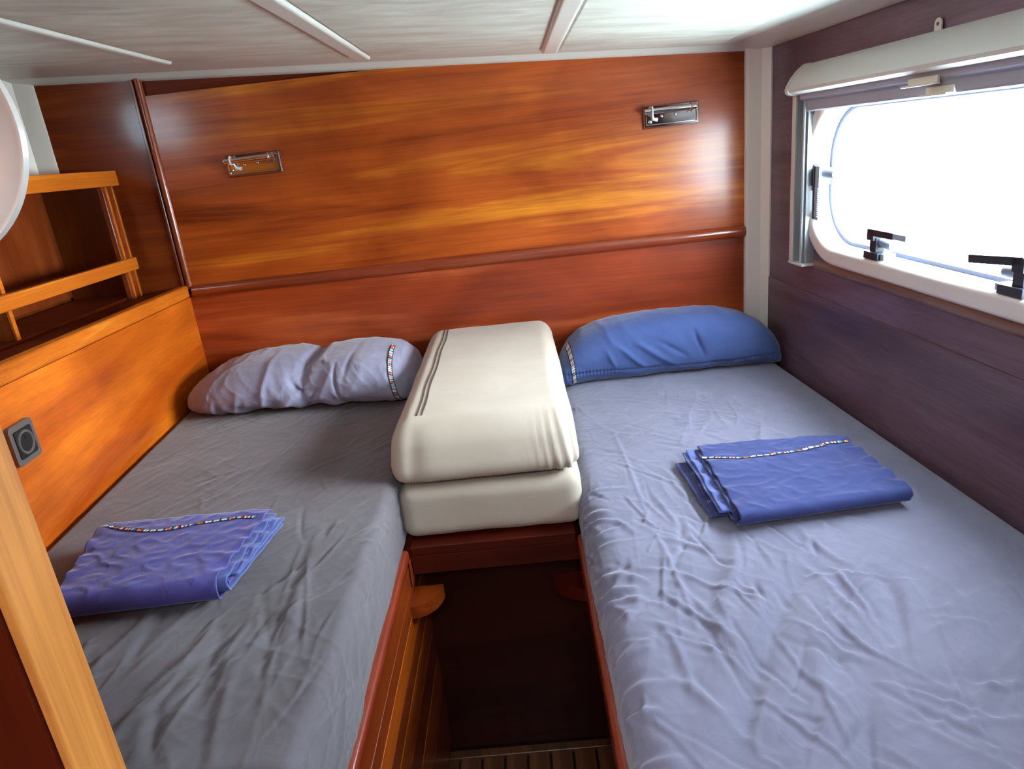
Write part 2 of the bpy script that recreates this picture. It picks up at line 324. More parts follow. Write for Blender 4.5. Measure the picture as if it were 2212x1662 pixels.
# left hull lining with a small port out of frame
def ring_rr(cx, cz, hx, hz, r_, n=12):
    pts = []
    for qx, qz, a0 in ((1, 1, 0), (-1, 1, 90), (-1, -1, 180), (1, -1, 270)):
        for k in range(n+1):
            a = math.radians(a0+90*k/n); pts.append((cx+qx*(hx-r_)+r_*math.cos(a), cz+qz*(hz-r_)+r_*math.sin(a)))
    return pts
def plate_with_hole(bm, rect, ring, d0, d1, T):
    """rect=(u0,v0,u1,v1); ring = list of (u,v) counter-clockwise; d0/d1 depths; T maps (u,d,v)"""
    u0, v0, u1, v1 = rect; cu = sum(p[0] for p in ring)/len(ring); cv = sum(p[1] for p in ring)/len(ring); n = len(ring)
    outer = []
    for k, (u_, v_) in enumerate(ring):
        du, dv = u_-cu, v_-cv
        t = min([((u1-cu)/du) if du > 1e-9 else 1e9, ((u0-cu)/du) if du < -1e-9 else 1e9, ((v1-cv)/dv) if dv > 1e-9 else 1e9, ((v0-cv)/dv) if dv < -1e-9 else 1e9])
        outer.append([cu+du*t, cv+dv*t])
    for c in ((u0, v0), (u1, v0), (u1, v1), (u0, v1)):
        k = min(range(n), key=lambda i: (outer[i][0]-c[0])**2 + (outer[i][1]-c[1])**2); outer[k] = list(c)
    L = []
    for d_ in (d0, d1):
        L.append(([bm.verts.new(T(p[0], d_, p[1])) for p in ring], [bm.verts.new(T(p[0], d_, p[1])) for p in outer]))
    for k in range(n):
        k2 = (k+1) % n
        for (I, O) in L: bm.faces.new((I[k], I[k2], O[k2], O[k]))
        bm.faces.new((L[0][0][k], L[0][0][k2], L[1][0][k2], L[1][0][k])); bm.faces.new((L[0][1][k], L[0][1][k2], L[1][1][k2], L[1][1][k]))
    return bm
bm = plate_with_hole(NB(), (-.9, FZ-.05, 2.2, .42), ring_rr(1.30, .225, .26, .075, .07), -1.385, -1.395, lambda u_, d_, v_: (d_, u_, v_))
wl = struct('wall_left', bm, 'cabinet')
bm = NB(); prism(bm, ring_rr(1.30, .225, .262, .077, .07), -1.402, -1.398, axis=0)
mt = M['glass'].copy(); mt.name = 'tinted_acrylic'; M['tinted'] = mt  # tint added to the unseen port pane to weaken its light and reflection
for n_ in mt.node_tree.nodes:
    if n_.type == 'BSDF_TRANSPARENT': n_.inputs[0].default_value = (.50, .54, .56, 1)
struct('window_2', bm, 'tinted', smooth=False)
# right hull lining with the window opening
TR = lambda s, o, z: Vector((.747 + .0541*s - .9985*o, 2.15 - .9985*s - .0541*o, z))
WC, WZ, WHX, WHZ, WR = .82, -.1495, .54, .2045, .17
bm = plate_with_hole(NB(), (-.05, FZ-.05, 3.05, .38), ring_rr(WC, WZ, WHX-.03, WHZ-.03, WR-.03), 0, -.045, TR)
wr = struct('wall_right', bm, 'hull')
def TRm(bm): 
    for v in bm.verts: v.co = TR(*v.co)
    return bm
# moulding under the window and plank seam
bm = TRm(halfround(NB(), (.345, 0, -.366), (2.2, 0, -.366), .013, (0, 1, 0), (0, 0, 1), depth=.5)); build('hull_moulding', bm, 'hull_trim', wr)
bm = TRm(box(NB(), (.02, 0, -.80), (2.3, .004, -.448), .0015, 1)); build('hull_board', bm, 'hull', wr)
# ceiling: flat headliner with four raised panels, strips between
def CT(x, y, d): return Vector((x, y, ceil_z(x)-d))
bm = NB(); prism(bm, [(-1.45, ceil_z(-1.45)+.05), (-1.45, ceil_z(-1.45)), (.80, ceil_z(.80)), (.80, ceil_z(.80)+.05)], .0, 2.2, axis=1)
ce = struct('ceiling', bm, 'linerstrip')
def ceil_loft(name, mat, x0, x1, y0, y1, rad, prof):
    bm = NB(); hx, hy = (x1-x0)/2, (y1-y0)/2; cx, cy_ = (x0+x1)/2, (y0+y1)/2; rings = []
    back = lambda x_: np.interp(x_, (-1.3, -.80, -.35, .13, .60), (1.80, 1.895, 1.985, 2.035, 2.07)) - y1
    for ins, d_ in prof: rings.append([bm.verts.new(CT(px, py + (back(px) if py > 1.5 else 0), d_)) for px, py in ring_rr(cx, cy_, hx-ins, hy-ins, max(rad-ins, .001), 6)])
    for A, B in zip(rings, rings[1:]):
        n = len(A)
        for k in range(n): bm.faces.new((A[k], A[(k+1) % n], B[(k+1) % n], B[k]))
    bm.faces.new(rings[-1]); return build(name, bm, mat, ce, angle=60)
for x0, x1 in ((-1.36, -.832), (-.800, -.376), (-.326, .112), (.160, .600)):
    ceil_loft('ceiling_panel', 'liner', x0, x1, .05, 2.078, .030, ((0, 0), (.0005, .002), (.003, .0045), (.006, .005)))
for x0, x1 in ((-.830, -.802), (-.374, -.328), (.114, .158)):
    ceil_loft('ceiling_strip', 'linerstrip', x0, x1, .05, 2.068, .004, ((0, 0), (.0005, .005), (.002, .0085), (.005, .0105), (.009, .0112)))
bm = NB(); pr = [(-.0, .0)]
cove = [(.640, ceil_z(.64)-.0), (.665, ceil_z(.665)-.006), (.70, ceil_z(.70)-.012), (.725, ceil_z(.725)-.014), (.745, ceil_z(.745)-.013), (.765, ceil_z(.765)-.006)]
A = [TRm_ for TRm_ in cove]
rows = []
for y_ in (.1, 2.15):
    sh = XR(y_)-.747
    rows.append([bm.verts.new((cx_+sh, y_, cz_)) for cx_, cz_ in cove] + [bm.verts.new((cove[-1][0]+sh, y_, cove[-1][1]+.03)), bm.verts.new((cove[0][0]+sh, y_, cove[0][1]+.03))])
n = len(rows[0])
for k in range(n): bm.faces.new((rows[0][k], rows[0][(k+1) % n], rows[1][(k+1) % n], rows[1][k]))
bm.faces.new(rows[0]); bm.faces.new(rows[1][::-1]); build('ceiling_cove', bm, 'linerstrip', ce)
# lip along the back wall
bm = NB(); ys = [(2.115, 0), (2.125, .004), (2.138, .010), (2.150, .016), (2.172, .018), (2.172, -.02), (2.115, -.02)]
rows = [[bm.verts.new((x_, y_, ceil_z(x_)-d_+( -.004 if abs(x_) > 5 else 0))) for y_, d_ in ys] for x_ in (-1.40, .78)]
n = len(ys)
for k in range(n): bm.faces.new((rows[0][k], rows[0][(k+1) % n], rows[1][(k+1) % n], rows[1][k]))
bm.faces.new(rows[0]); bm.faces.new(rows[1][::-1]); build('ceiling_lip', bm, 'linerstrip', ce)
# corner posts
bm = prism(NB(), [(.689, 2.17), (.689, 2.138), (.692, 2.132), (.698, 2.128), (.728, 2.118), (.733, 2.110), (.746, 2.095), (.760, 2.095), (.760, 2.17)], -.80, .200, axis=2)
struct('trim_1', bm, 'post', angle=25)
bm = prism(NB(), [(-1.388, 2.17), (-1.388, 2.09), (-1.380, 2.115), (-1.366, 2.134), (-1.325, 2.142), (-1.316, 2.147), (-1.313, 2.17)], 0.03, .325, axis=2)
struct('trim_2', bm, 'post', angle=25)
# bulkhead behind the berths, with the doorway the photograph is taken through; passage behind
# (berth bulkhead)
wf = struct('wall_front', box(NB(), (-1.45, .513, FZ-.05), (-.476, .545, .45)), 'door')
bm = box(NB(), (.50, .38, FZ-.05), (.90, .42, .45)); build('bulkhead_panel', bm, 'door', wf)
bm = box(NB(), (-.427, .457, FZ), (-.417, .512, .30), .003, 3); dj = struct('door_1', bm, 'jamb')
build('jamb_shaded_front', box(NB(), (-.474, .455, FZ), (-.4272, .512, .30), .003, 2), 'door', dj)  # front of the same post, its shade put in as darker wood
bm = box(NB(), (-.60, .485, FZ), (-.475, .500, .30), .004, 2); build('jamb_panel', bm, 'door', dj)
# passage: side walls, far wall and roof with an unseen hatch added for fill light
struct('wall_passage_far', box(NB(), (-1.45, -.94, FZ-.05), (.95, -.9, .45)), 'sidepanel')
bm = plate_with_hole(NB(), (-1.45, -.95, .95, 0.0), ring_rr(.05, -.38, .20, .19, .03, 4), .33, .37, lambda u_, d_, v_: (u_, v_, d_))
struct('ceiling_passage', bm, 'linerstrip')
bm = prism(NB(), [(-1.45, .38), (-1.45, ceil_z(-1.45)), (.95, ceil_z(.95)), (.95, .38)], -.03, -.001, axis=1); struct('trim_3', bm, 'linerstrip')

# ------------------------------------------------------------------ window
wn = bpy.data.objects.new('window_1', None); C.objects.link(wn); wn.location = TR(WC, 0, WZ-WHZ) + Vector((0, 0, ZO)); wn['kind'] = 'structure'
wn['label'] = 'round-cornered window in a cream frame'
def rr(ins, d_, n=16): return [TR(u_, d_, v_) for u_, v_ in ring_rr(WC, WZ, WHX-ins, WHZ-ins, max(WR-ins, .01), n)]
def loft(prof, n=16, closed=False):
    bm = NB(); rings = [[bm.verts.new(p) for p in rr(i_, d_, n)] for i_, d_ in prof]
    pairs = list(zip(rings, rings[1:])) + ([(rings[-1], rings[0])] if closed else [])
    for A, B in pairs:
        k_ = len(A)
        for k in range(k_): bm.faces.new((A[k], A[(k+1) % k_], B[(k+1) % k_], B[k]))
    return bm
build('window_frame', loft([(0, 0), (0, .008), (.003, .012), (.008, .014), (.030, .014), (.036, .012), (.041, .007), (.042, 0), (.034, -.01)], closed=True), 'frame', wn)
build('window_reveal', loft([(.0425, .002), (.0425, -.042), (.030, -.046), (.030, -.004)], closed=True), 'reveal', wn)
build('window_gasket', loft([(.036, -.038), (.051, -.038), (.056, -.046), (.055, -.056), (.036, -.056)], closed=True), 'gasket', wn)
bm = NB()
for d_ in (-.0565, -.0605):
    bm.faces.new([bm.verts.new(p) for p in rr(.020, d_)])
build('window_pane', bm, 'glass', wn, smooth=False)
def wbox(bm, lo, hi, bev=.001): return box(bm, lo, hi, bev, 2)
def handle(s0, z0, ang, lean, mir=1, ln=.072):
    """acrylic window latch: foot, upright, swung lever and round barrel"""
    rot = Matrix.Rotation(ang, 4, 'Y')
    def place(bm):
        for v in bm.verts:
            p = rot @ Vector((v.co.x*mir, 0, v.co.z)); v.co = TR(s0+p.x, v.co.y, z0+p.z)
        return bm
    h = build('window_latch', place(wbox(wbox(wbox(NB(), (-.028, -.022, -.006), (.028, .012, .010)), (-.018, -.016, .008), (.006, .004, .040)), (-.022, -.026, .034), (.004, .010, .058))), 'black', wn)
    bm = wbox(NB(), (-.012, -.006, -.008), (ln, .010, .007), .002)
    for v in bm.verts:
        p = Matrix.Rotation(-lean, 4, 'Y') @ Vector((v.co.x, 0, v.co.z)); v.co = Vector((p.x-.006, v.co.y, p.z+.052))
    build('latch_lever', place(bm), 'black', h)
    if mir > 0: build('lever_tip', place(wbox(NB(), (ln-.006, -.005, .045), (ln+.040, .009, .058), .002)), 'grey', h)
    bm = tube(NB(), [(.002, -.012, .030), (.040, -.012, .026), (.044, -.012, .026)], [.0105, .0105, .008], 16); build('latch_barrel', place(bm), 'grey', h)
    build('latch_foot', place(wbox(NB(), (.028, -.022, -.004), (.042, .006, .009), .002)), 'grey', h)
handle(.615, -.308, 0, 0.0, 1, .080)
handle(1.030, -.308, 0, -.10, -1, .115)
# side latch, hanging lever
h = build('window_latch', TRm(wbox(wbox(wbox(NB(), (.322, -.030, -.170), (.345, .012, -.128)), (.318, -.010, -.182), (.330, .010, -.118)), (.344, -.012, -.250), (.351, .016, -.120))), 'black', wn)
build('latch_lever', TRm(wbox(NB(), (.351, -.012, -.252), (.372, .014, -.122), .002)), 'grey', h)
build('latch_barrel', TRm(tube(NB(), [(.366, -.006, -.140), (.412, -.006, -.142), (.418, -.006, -.142)], [.0125, .0125, .010], 16)), 'grey', h)
bm = NB()
for k in range(14): wbox(bm, (.353, .0125, -.244+k*.0052), (.370, .0155, -.2415+k*.0052), 0)
build('lever_ribs', TRm(bm), 'grey', h)

# roller blind: cassette, side channel, two bars, pull tabs
bl = thing('roller_blind', 'cream roller blind cassette with grey bars and side channel mounted over the window', 'blind', TR(.82, 0, -.37))
def prof_prism(poly, s0, s1):
    return TRm(prism(NB(), [(o_, z_) for o_, z_ in poly], s0, s1, axis=0))
cas = [(0, .118), (.012, .1165), (.030, .103), (.044, .086), (.054, .070), (.057, .062), (.055, .055), (.049, .051), (.040, .049), (0, .049)]
build('cassette', prof_prism(cas, .283, 1.47), 'blind', bl, angle=30)
cap = [(0, .120), (.013, .1185), (.031, .105), (.046, .088), (.056, .071), (.0592, .062), (.057, .053), (.050, .049), (.040, .047), (0, .047)]
bm = prof_prism(cap, .268, .284); build('end_cap', bm, 'blind', bl, angle=30)
bm = prof_prism(cap, 1.469, 1.485); build('end_cap', bm, 'blind', bl, angle=30)
build('blind_bar', prof_prism([(.016, .0345), (.030, .0345), (.034, .038), (.034, .050), (.016, .050)], .300, 1.44), 'bar', bl)
build('blind_bar', prof_prism([(.014, .010), (.024, .010), (.026, .013), (.026, .031), (.030, .034), (.014, .034)], .318, 1.44), 'bar', bl)
build('bottom_lip', prof_prism([(.010, .0065), (.022, .0065), (.0245, .010), (.010, .010)], .318, 1.44), 'reveal', bl)
def tab(s0, s1, z0, o0):
    return TRm(wbox(wbox(NB(), (s0, o0-.004, z0-.001), (s1, o0+.016, z0+.0025), .001), (s0, o0-.003, z0), (s1, o0+.002, z0+.014), .0008))
build('pull_tab', tab(.752, .838, .028, .036), 'white', bl); build('pull_tab', tab(.795, .872, .009, .028), 'white', bl)
# small eye plate above
lug = [(.7685, .10), (.7685, .128)] + [(.7785-.010*math.cos(a), .128+.010*math.sin(a)) for a in [math.pi*k/8 for k in range(1, 8)]] + [(.7885, .128), (.7885, .10)]
build('hanging_eye', TRm(prism(NB(), lug, .004, .007, axis=1)), 'white', bl)
build('eye_hole', TRm(tube(NB(), [(.7785, .0065, .128), (.7785, .0078, .128)], .0032, 12)), 'black', bl)
def channel(s0, s1, flip):
    w_ = s1-s0; g = lambda a: (s0+a*w_) if not flip else (s1-a*w_)
    poly = [(g(0), .0), (g(0), .030), (g(.05), .032), (g(.28), .032), (g(.30), .029), (g(.30), .012), (g(.72), .012), (g(.74), .029), (g(.80), .031), (g(.86), .029), (g(.86), .012), (g(.93), .012), (g(.95), .024), (g(1), .024), (g(1), 0)]
    return TRm(prism(NB(), poly, -.366, .050, axis=2))
ch = build('side_channel', channel(.257, .329, False), 'alu', bl, angle=25)
build('channel_cover', TRm(wbox(NB(), (.2565, .0, -.366), (.2772, .0335, .049), .002)), 'blind', bl)
ch = build('side_channel', channel(1.372, 1.446, True), 'alu', bl, angle=25)
build('channel_foot', TRm(wbox(NB(), (.258, 0, -.372), (.340, .036, -.366), .0015)), 'blind', bl)
build('channel_foot', TRm(wbox(NB(), (1.368, 0, -.372), (1.450, .036, -.366), .0015)), 'blind', bl)

# ------------------------------------------------------------------ reading lamps on the back wall
def lamp(cx, cz, flip, label):
    t = thing('reading_lamp', label, 'lamp', (cx, 2.148, cz-.033), 'chrome reading lamps on the back wall')
    P = lambda x_, o_, z_: Vector((cx + (-x_ if flip else x_), 2.148-o_, cz+z_))
    def T(bm):
        for v in bm.verts: v.co = P(*v.co)
        return bm
    build('wall_plate', T(box(NB(), (-.081, 0, -.0315), (.081, .005, .0315), .0015, 2)), 'berthplate', t)
    # raised mitred chrome border on three sides
    bm = NB()
    rings = []
    for hx, hz, o_ in ((.079, .0295, .005), (.077, .0275, .012), (.072, .0225, .012), (.070, .0205, .007)):
        rings.append([bm.verts.new((sx*hx, o_, sz*hz)) for sx, sz in ((1, 1), (-1, 1), (-1, -1), (1, -1))])
    for A, B in zip(rings, rings[1:]):
        for k in range(4): bm.faces.new((A[k], A[(k+1) % 4], B[(k+1) % 4], B[k]))
    build('plate_border', T(bm), 'chrome', t, smooth=False, recalc=True)
    build('mirror_plate', T(box(NB(), (-.070, .004, -.0205), (.070, .0075, .0205), .0008, 1)), 'chrome', t)
    tb = build('lamp_tube', T(tube(NB(), [(-.079, .028, .0145), (-.076, .028, .0145), (.066, .028, .0165), (.069, .028, .0165)], [.0065, .0082, .0082, .0060], 20)), 'chrome', t)
    for xx in (-.056, .056):
        bm = NB(); ringp = [(xx-.002, .028+.0108*math.cos(a), .0155+.0108*math.sin(a)) for a in [2*math.pi*k/20 for k in range(21)]]
        tube(bm, ringp, .0026, 8, caps=False); build('clip_ring', T(bm), 'glow_white' if xx < 0 else 'chrome', t)
    bm = tube(NB(), [(-.056, .020, .008), (-.052, .012, -.006), (-.040, .009, -.009)], [.003, .0045, .006], 10); build('bracket', T(bm), 'glow_white', t)
    for xx, zz, r_ in ((-.060, -.013, .0052), (-.028, .0, .0036), (.012, .002, .0036)):
        build('screw', T(lathe(NB(), [(r_, 0), (r_*1.05, .002), (r_*.7, .0042), (.0005, .0048)], (xx, .0075, zz), (0, 1, 0), 14)), 'chrome', t)
    return t
M['berthplate'] = newmat('red_brown_reflection', srgb('6b241a'), .25, coat=.8)  # chrome plate, with the red wood it mirrors put into the colour
lamp(-.740, .032, False, 'chrome reading lamp high on the left half of the back wall')
lamp(.477, .040, False, 'chrome reading lamp near the cream corner post beside the window')

# ------------------------------------------------------------------ left side: backboard, ledge, open cabinet, socket
YB0, YB1 = .575, 2.150
bb = thing('berth_backboard', 'orange wooden backboard with rounded cap along the left berth', 'board', (XP(1.3)-.02, 1.3, -.80))
def slab(name, x0f, x1f, z0, z1, y0, y1, mat, par, bev=.002, drop=0.0):
    """board that follows the slanting left side; z1 may fall towards the back by 'drop'"""
    bm = NB(); vs = {}
    for j, y_ in enumerate((y0, y1)):
        for i, f in enumerate((x0f, x1f)):
            for k, z_ in enumerate((z0, z1)):
                zz = z_ + (drop*(y_-1.2) if True else 0)*(1 if (k == 1 or z0 > -.5) else 0); vs[i, j, k] = bm.verts.new((f(y_), y_, zz))
    for idx in (((0,0,0),(0,1,0),(0,1,1),(0,0,1)), ((1,0,0),(1,0,1),(1,1,1),(1,1,0)), ((0,0,0),(0,0,1),(1,0,1),(1,0,0)), ((0,1,0),(1,1,0),(1,1,1),(0,1,1)), ((0,0,1),(0,1,1),(1,1,1),(1,0,1)), ((0,0,0),(1,0,0),(1,1,0),(0,1,0))):
        bm.faces.new([vs[i] for i in idx])
    bmesh.ops.recalc_face_normals(bm, faces=bm.faces)
    if bev: bmesh.ops.bevel(bm, geom=list(bm.edges), offset=bev, segments=3, affect='EDGES', profile=.5)
    return build(name, bm, mat, par)
slab('board_panel', lambda y: XP(y)-.022, XP, -.80, -.315, YB0, YB1, 'orange', bb, .001, -.022)
slab('cap_rail', lambda y: XP(y)-.028, lambda y: XP(y)+.004, -.3145, -.277, YB0, 2.146, 'orange_rail', bb, .007, -.022)
lg = slab('cabinet_ledge', lambda y: -1.384, lambda y: XP(y)-.029, -.335, -.312, YB0, 2.146, 'darkboard', None, .001, 0)
tag(lg, 'dark wooden ledge between the orange backboard and the open cabinet', 'ledge')
# socket
sk = thing('power_socket', 'grey wall socket set in the orange backboard', 'socket', (XP(1.205), 1.205, -.458))
def TS(bm):
    for v in bm.verts:
        s_, o_, z_ = v.co; v.co = Vector((XP(1.205+s_)+o_+.0005, 1.205+s_+.0, z_-.424-.022*0))
    return bm
build('socket_frame', TS(prism(NB(), ring_rr(0, 0, 0.0365, .0385, .009, 5), 0, .009, axis=1)), 'socket', sk)
build('socket_insert', TS(prism(NB(), ring_rr(0, 0, .026, .027, .004, 4), .009, .011, axis=1)), 'socket_in', sk)
build('socket_ring', TS(lathe(NB(), [(.0235, .0108), (.0225, .013), (.0195, .013), (.018, .0112), (.0005, .0112)], (0, 0, 0), (0, 1, 0), 28)), 'socket', sk)
build('socket_cup', TS(lathe(NB(), [(.018, .0114), (.0005, .0118)], (0, 0, 0), (0, 1, 0), 28)), 'socket_in', sk)
build('earth_pin', TS(tube(NB(), [(0, .0115, .010), (0, .016, .010)], .0024, 10)), 'chrome', sk)
# open cabinet
cb = thing('shelf_cabinet', 'open-fronted wooden cabinet with divider and two rails above the left berth', 'cabinet', (-1.26, 1.6, -.312))
CX = -1.150; CY0 = .60
build('top_rail', box(NB(), (CX-.018, CY0, .014), (CX, 2.149, .057), .003, 2), 'orange_rail', cb)
build('middle_rail', box(NB(), (CX-.010, CY0, -.229), (CX+.008, 2.118, -.193), .003, 2), 'orange_rail', cb)
up_ = build('upright', box(NB(), (CX-.022, 2.062, -.312), (CX-.007, 2.122, .014), .001, 1), 'sidepanel', cb)
build('edge_strip', box(NB(), (CX-.020, 2.074, -.312), (CX-.0035, 2.083, .014), .002, 2), 'orange_rail', up_)
build('edge_strip', box(NB(), (CX-.020, 2.108, -.312), (CX-.0035, 2.114, .014), .0015, 2), 'orange_rail', up_)
for yy in (1.572, 1.02):
    dv_ = build('divider', box(NB(), (-1.365, yy-.005, -.303), (CX-.026, yy+.005, .0), .001, 1), 'cabinet_red', cb)
    build('edge_strip', box(NB(), (CX-.0255, yy-.006, -.303), (CX-.018, yy+.006, .002), .001, 1), 'orange_rail', dv_)
build('end_panel', box(NB(), (-1.375, 2.128, -.312), (CX-.02, 2.149, .030), 0), 'cabinet', cb)
build('back_panel', box(NB(), (-1.384, CY0, -.295), (-1.374, 2.137, .020), 0), 'cabinet_red', cb)
build('bottom_board', box(NB(), (-1.374, CY0, -.312), (-1.175, 2.127, -.304), 0), 'darkboard', cb)

# round white lamp on the door frame, only its right edge in view
t = thing('round_lamp', 'round white plastic lamp on the door frame at the left edge', 'lamp', (-.385, .44, -.05))
LC = Vector((-.349, .430, .041)); LA = Vector((.10, -1, .0)).normalized()
build('lamp_dish', lathe(NB(), [(.050, -.006), (.066, .002), (.0725, .008), (.0750, .012), (.0738, .0155), (.071, .015), (.066, .010), (.047, .005), (.026, .003), (.001, .003)], LC, LA, 72), 'glow_white', t)
build('lamp_grip', tube(NB(), [LC+LA*.006+Vector((.046, .0, .030)), LC+LA*.012+Vector((.052, 0, .020)), LC+LA*.012+Vector((.054, 0, .006)), LC+LA*.006+Vector((.050, 0, -.004))], [.002, .003, .003, .002], 10), 'glow_white', t)
build('mount', tube(NB(), [LC-LA*.002, (-.395, .452, .041), (-.428, .470, .041)], .018, 16), 'glow_white', t)

# ------------------------------------------------------------------ berth bases and footwell
TZ = -.762
bx = thing('berth_cabinet', 'left berth base with red trim edge and orange striped side', 'berth', (-.64, 1.3, FZ))
build('berth_top', box(NB(), (-.912, .58, TZ-.022), (-.323, 2.145, TZ-.004), 0), 'berthdark', bx)
build('trim_rail', box(NB(), (-.322, .58, TZ-.026), (-.286, 1.262, TZ+.000), .010, 4), 'trimred', bx)
zz = TZ-.027
for k, (hgt, mm) in enumerate(((.055, 'stripe_b'), (.045, 'stripe_b'), (.055, 'stripe_a'), (.050, 'stripe_b'), (.07, 'stripe_a'), (.08, 'stripe_b'), (.10, 'stripe_a'), (.16, 'stripe_b'))):
    z2 = max(zz-hgt, FZ); build('side_plank', box(NB(), (-.312, .58, z2+.0008), (-.292, 1.40, zz-.0008), .0012, 1), mm, bx); zz = z2
    if zz <= FZ: break
build('inner_post', box(NB(), (-.2915, 1.250, -.850), (-.2865, 1.40, TZ-.027), .002, 1), 'trimred', bx)
bx2 = thing('berth_cabinet', 'right berth base with a narrow red trim edge beside the footwell', 'berth', (.42, 1.3, FZ))
build('berth_top', box(NB(), (.102, .44, TZ-.022), (.735, 2.145, TZ-.004), 0), 'berthdark', bx2)
build('trim_rail', box(NB(), (.062, .44, TZ-.050), (.088, 1.262, TZ-.001), .009, 4), 'trimred', bx2)
build('side_panel', box(NB(), (.101, .44, FZ), (.118, 1.44, TZ-.024), .001, 1), 'berthdark', bx2)
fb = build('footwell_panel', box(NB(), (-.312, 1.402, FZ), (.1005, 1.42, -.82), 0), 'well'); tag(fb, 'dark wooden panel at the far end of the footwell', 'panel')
pl = thing('infill_board', 'dark red board bridging the two berths under the cream cushions', 'board', (-.11, 1.7, -.83))
build('board_top', box(NB(), (-.2855, 1.264, TZ-.022), (.0610, 2.145, TZ-.001), .003, 2), 'berthdark', pl)
build('front_apron', box(NB(), (-.2860, 1.264, -.828), (.0995, 1.282, TZ-.022), .003, 2), 'berthdark', pl)
def quarter(cx, sgn, mat, lab, r_=.062, dp=1.15):
    poly = [(cx, 1.278)] + [(cx+sgn*r_*math.cos(a), 1.278-dp*r_*math.sin(a)) for a in [math.pi/2*k/14 for k in range(15)]]
    o = build('corner_shelf', prism(NB(), poly, -.895, -.866, axis=2), mat); tag(o, lab, 'bracket', 'quarter-round support blocks in the footwell'); return o
quarter(-.2915, 1, 'stripe_b', 'light quarter-round wooden block on the left wall of the footwell')
quarter(.100, -1, 'berthdark', 'dark quarter-round wooden block on the right wall of the footwell', .096, .72)

# ------------------------------------------------------------------ mattresses with wrinkled fitted sheets
def mattress(name, xl, xr, y0, y1, zb, zt, edge_r, round_left, segs, seed, mat, label, du=.003, dv=.0036, soft=.006, nz=1.0, calm=None):
    """profile across x (side, rounded shoulder, top, to the other side), swept along y"""
    W = .78; nu = int(W/du); nv = int((y1-y0)/dv)
    side = zt-zb; q_ = edge_r*math.pi/2; L = (side-edge_r)*1.0 + q_
    def profile(width):
        tot = L + width-2*edge_r + L; s = np.linspace(0, tot, nu+60); X = np.zeros_like(s); Z = np.zeros_like(s); NX = np.zeros_like(s); NZ = np.zeros_like(s)
        for i, a in enumerate(s):
            b_ = tot-a; m_ = min(a, b_); sg = 1 if a <= b_ else -1
            if m_ < side-edge_r: x_, z_, nx, nz_ = 0, zb+m_, -1, 0
            elif m_ < L: th = (m_-(side-edge_r))/edge_r; x_, z_, nx, nz_ = edge_r*(1-math.cos(th)), zt-edge_r+edge_r*math.sin(th), -math.cos(th), math.sin(th)
            else: x_, z_, nx, nz_ = edge_r+(m_-L), zt, 0, 1
            X[i] = x_ if sg == 1 else width-x_; Z[i] = z_; NX[i] = nx*sg; NZ[i] = nz_
        return X, Z, NX, NZ
    ys = np.linspace(y1, y0, nv); P = np.zeros((nu+60, nv, 3)); NXa = np.zeros((nu+60, nv)); NZa = np.zeros((nu+60, nv))
    for j, y_ in enumerate(ys):
        a, b_ = xl(y_), xr(y_); X, Z, NX, NZ = profile(b_-a); P[:, j, 0] = a+X; P[:, j, 1] = y_; P[:, j, 2] = Z; NXa[:, j] = NX; NZa[:, j] = NZ
    X, Y, Z = P[..., 0], P[..., 1], P[..., 2]
    # front and back rounding
    for yy, sg in ((y0, 1), (y1, -1)):
        t_ = np.clip(1-(Y-yy)*sg/edge_r, 0, 1); P[..., 2] -= (1-np.sqrt(np.clip(1-t_**2, 0, 1)))*edge_r*NZa
    U = np.where(NZa > .5, X, X + np.sign(NXa)*(zt-Z))      # unrolled coordinate so wrinkles run over the edge
    H = soft*.5*pn(U*3.1+seed, Y*2.3, 1.3) + .003*pn(U*9+seed, Y*7, 4.4)
    wp = .012*pn(U*9, Y*9, seed+3)
    amp = .35 + 1.1*ease((pn(U*3.3, Y*3.0, seed+12)+.28)*1.7)
    for ai, (ang, fq, am) in enumerate(((62, 14, .0022), (84, 17, .0020), (112, 12, .0022), (38, 20, .0015), (150, 18, .0014), (74, 34, .0009), (128, 38, .0007), (20, 30, .0008))):
        a_ = math.radians(ang); p_ = U*math.cos(a_)+Y*math.sin(a_); q_2 = -U*math.sin(a_)+Y*math.cos(a_)+wp
        msk = ease((pn(U*5+ai*7.7, Y*4.2, seed+ai*3.1)+.06)*4.5)
        H += nz*amp*am*msk*np.exp(-np.abs(pn(q_2*fq+ai*5, p_*fq*.24, seed+ai))*15)
    H += nz*.0005*pn(U*50, Y*46, seed+7.)
    H += creases(U, Y, segs)
    H = H*calm(U, Y)
    P[..., 0] += NXa*H; P[..., 2] += NZa*H
    t = thing(name, label, 'mattress', ((xl(y0)+xr(y0))/2, (y0+y1)/2, zb))
    npmesh('fitted_sheet', P, mat, t, flip=True)
    def top(x_, y_): return zt
    return t
def rnd_segs(n, x0, x1, y0, y1, dirs, seed, amp=(.0014, .0038), ln=(.04, .20), wd=(.003, .0065)):
    r_ = random.Random(seed); out = []
    for _ in range(n):
        a = math.radians(r_.choice(dirs) + r_.gauss(0, 14)); L = r_.uniform(*ln); x_ = r_.uniform(x0, x1); y_ = r_.uniform(y0, y1)
        out.append((x_, y_, x_+L*math.cos(a), y_+L*math.sin(a), r_.uniform(*wd), r_.choice((1, 1, -1))*r_.uniform(*amp), r_.uniform(-.10, .10)))
    return out
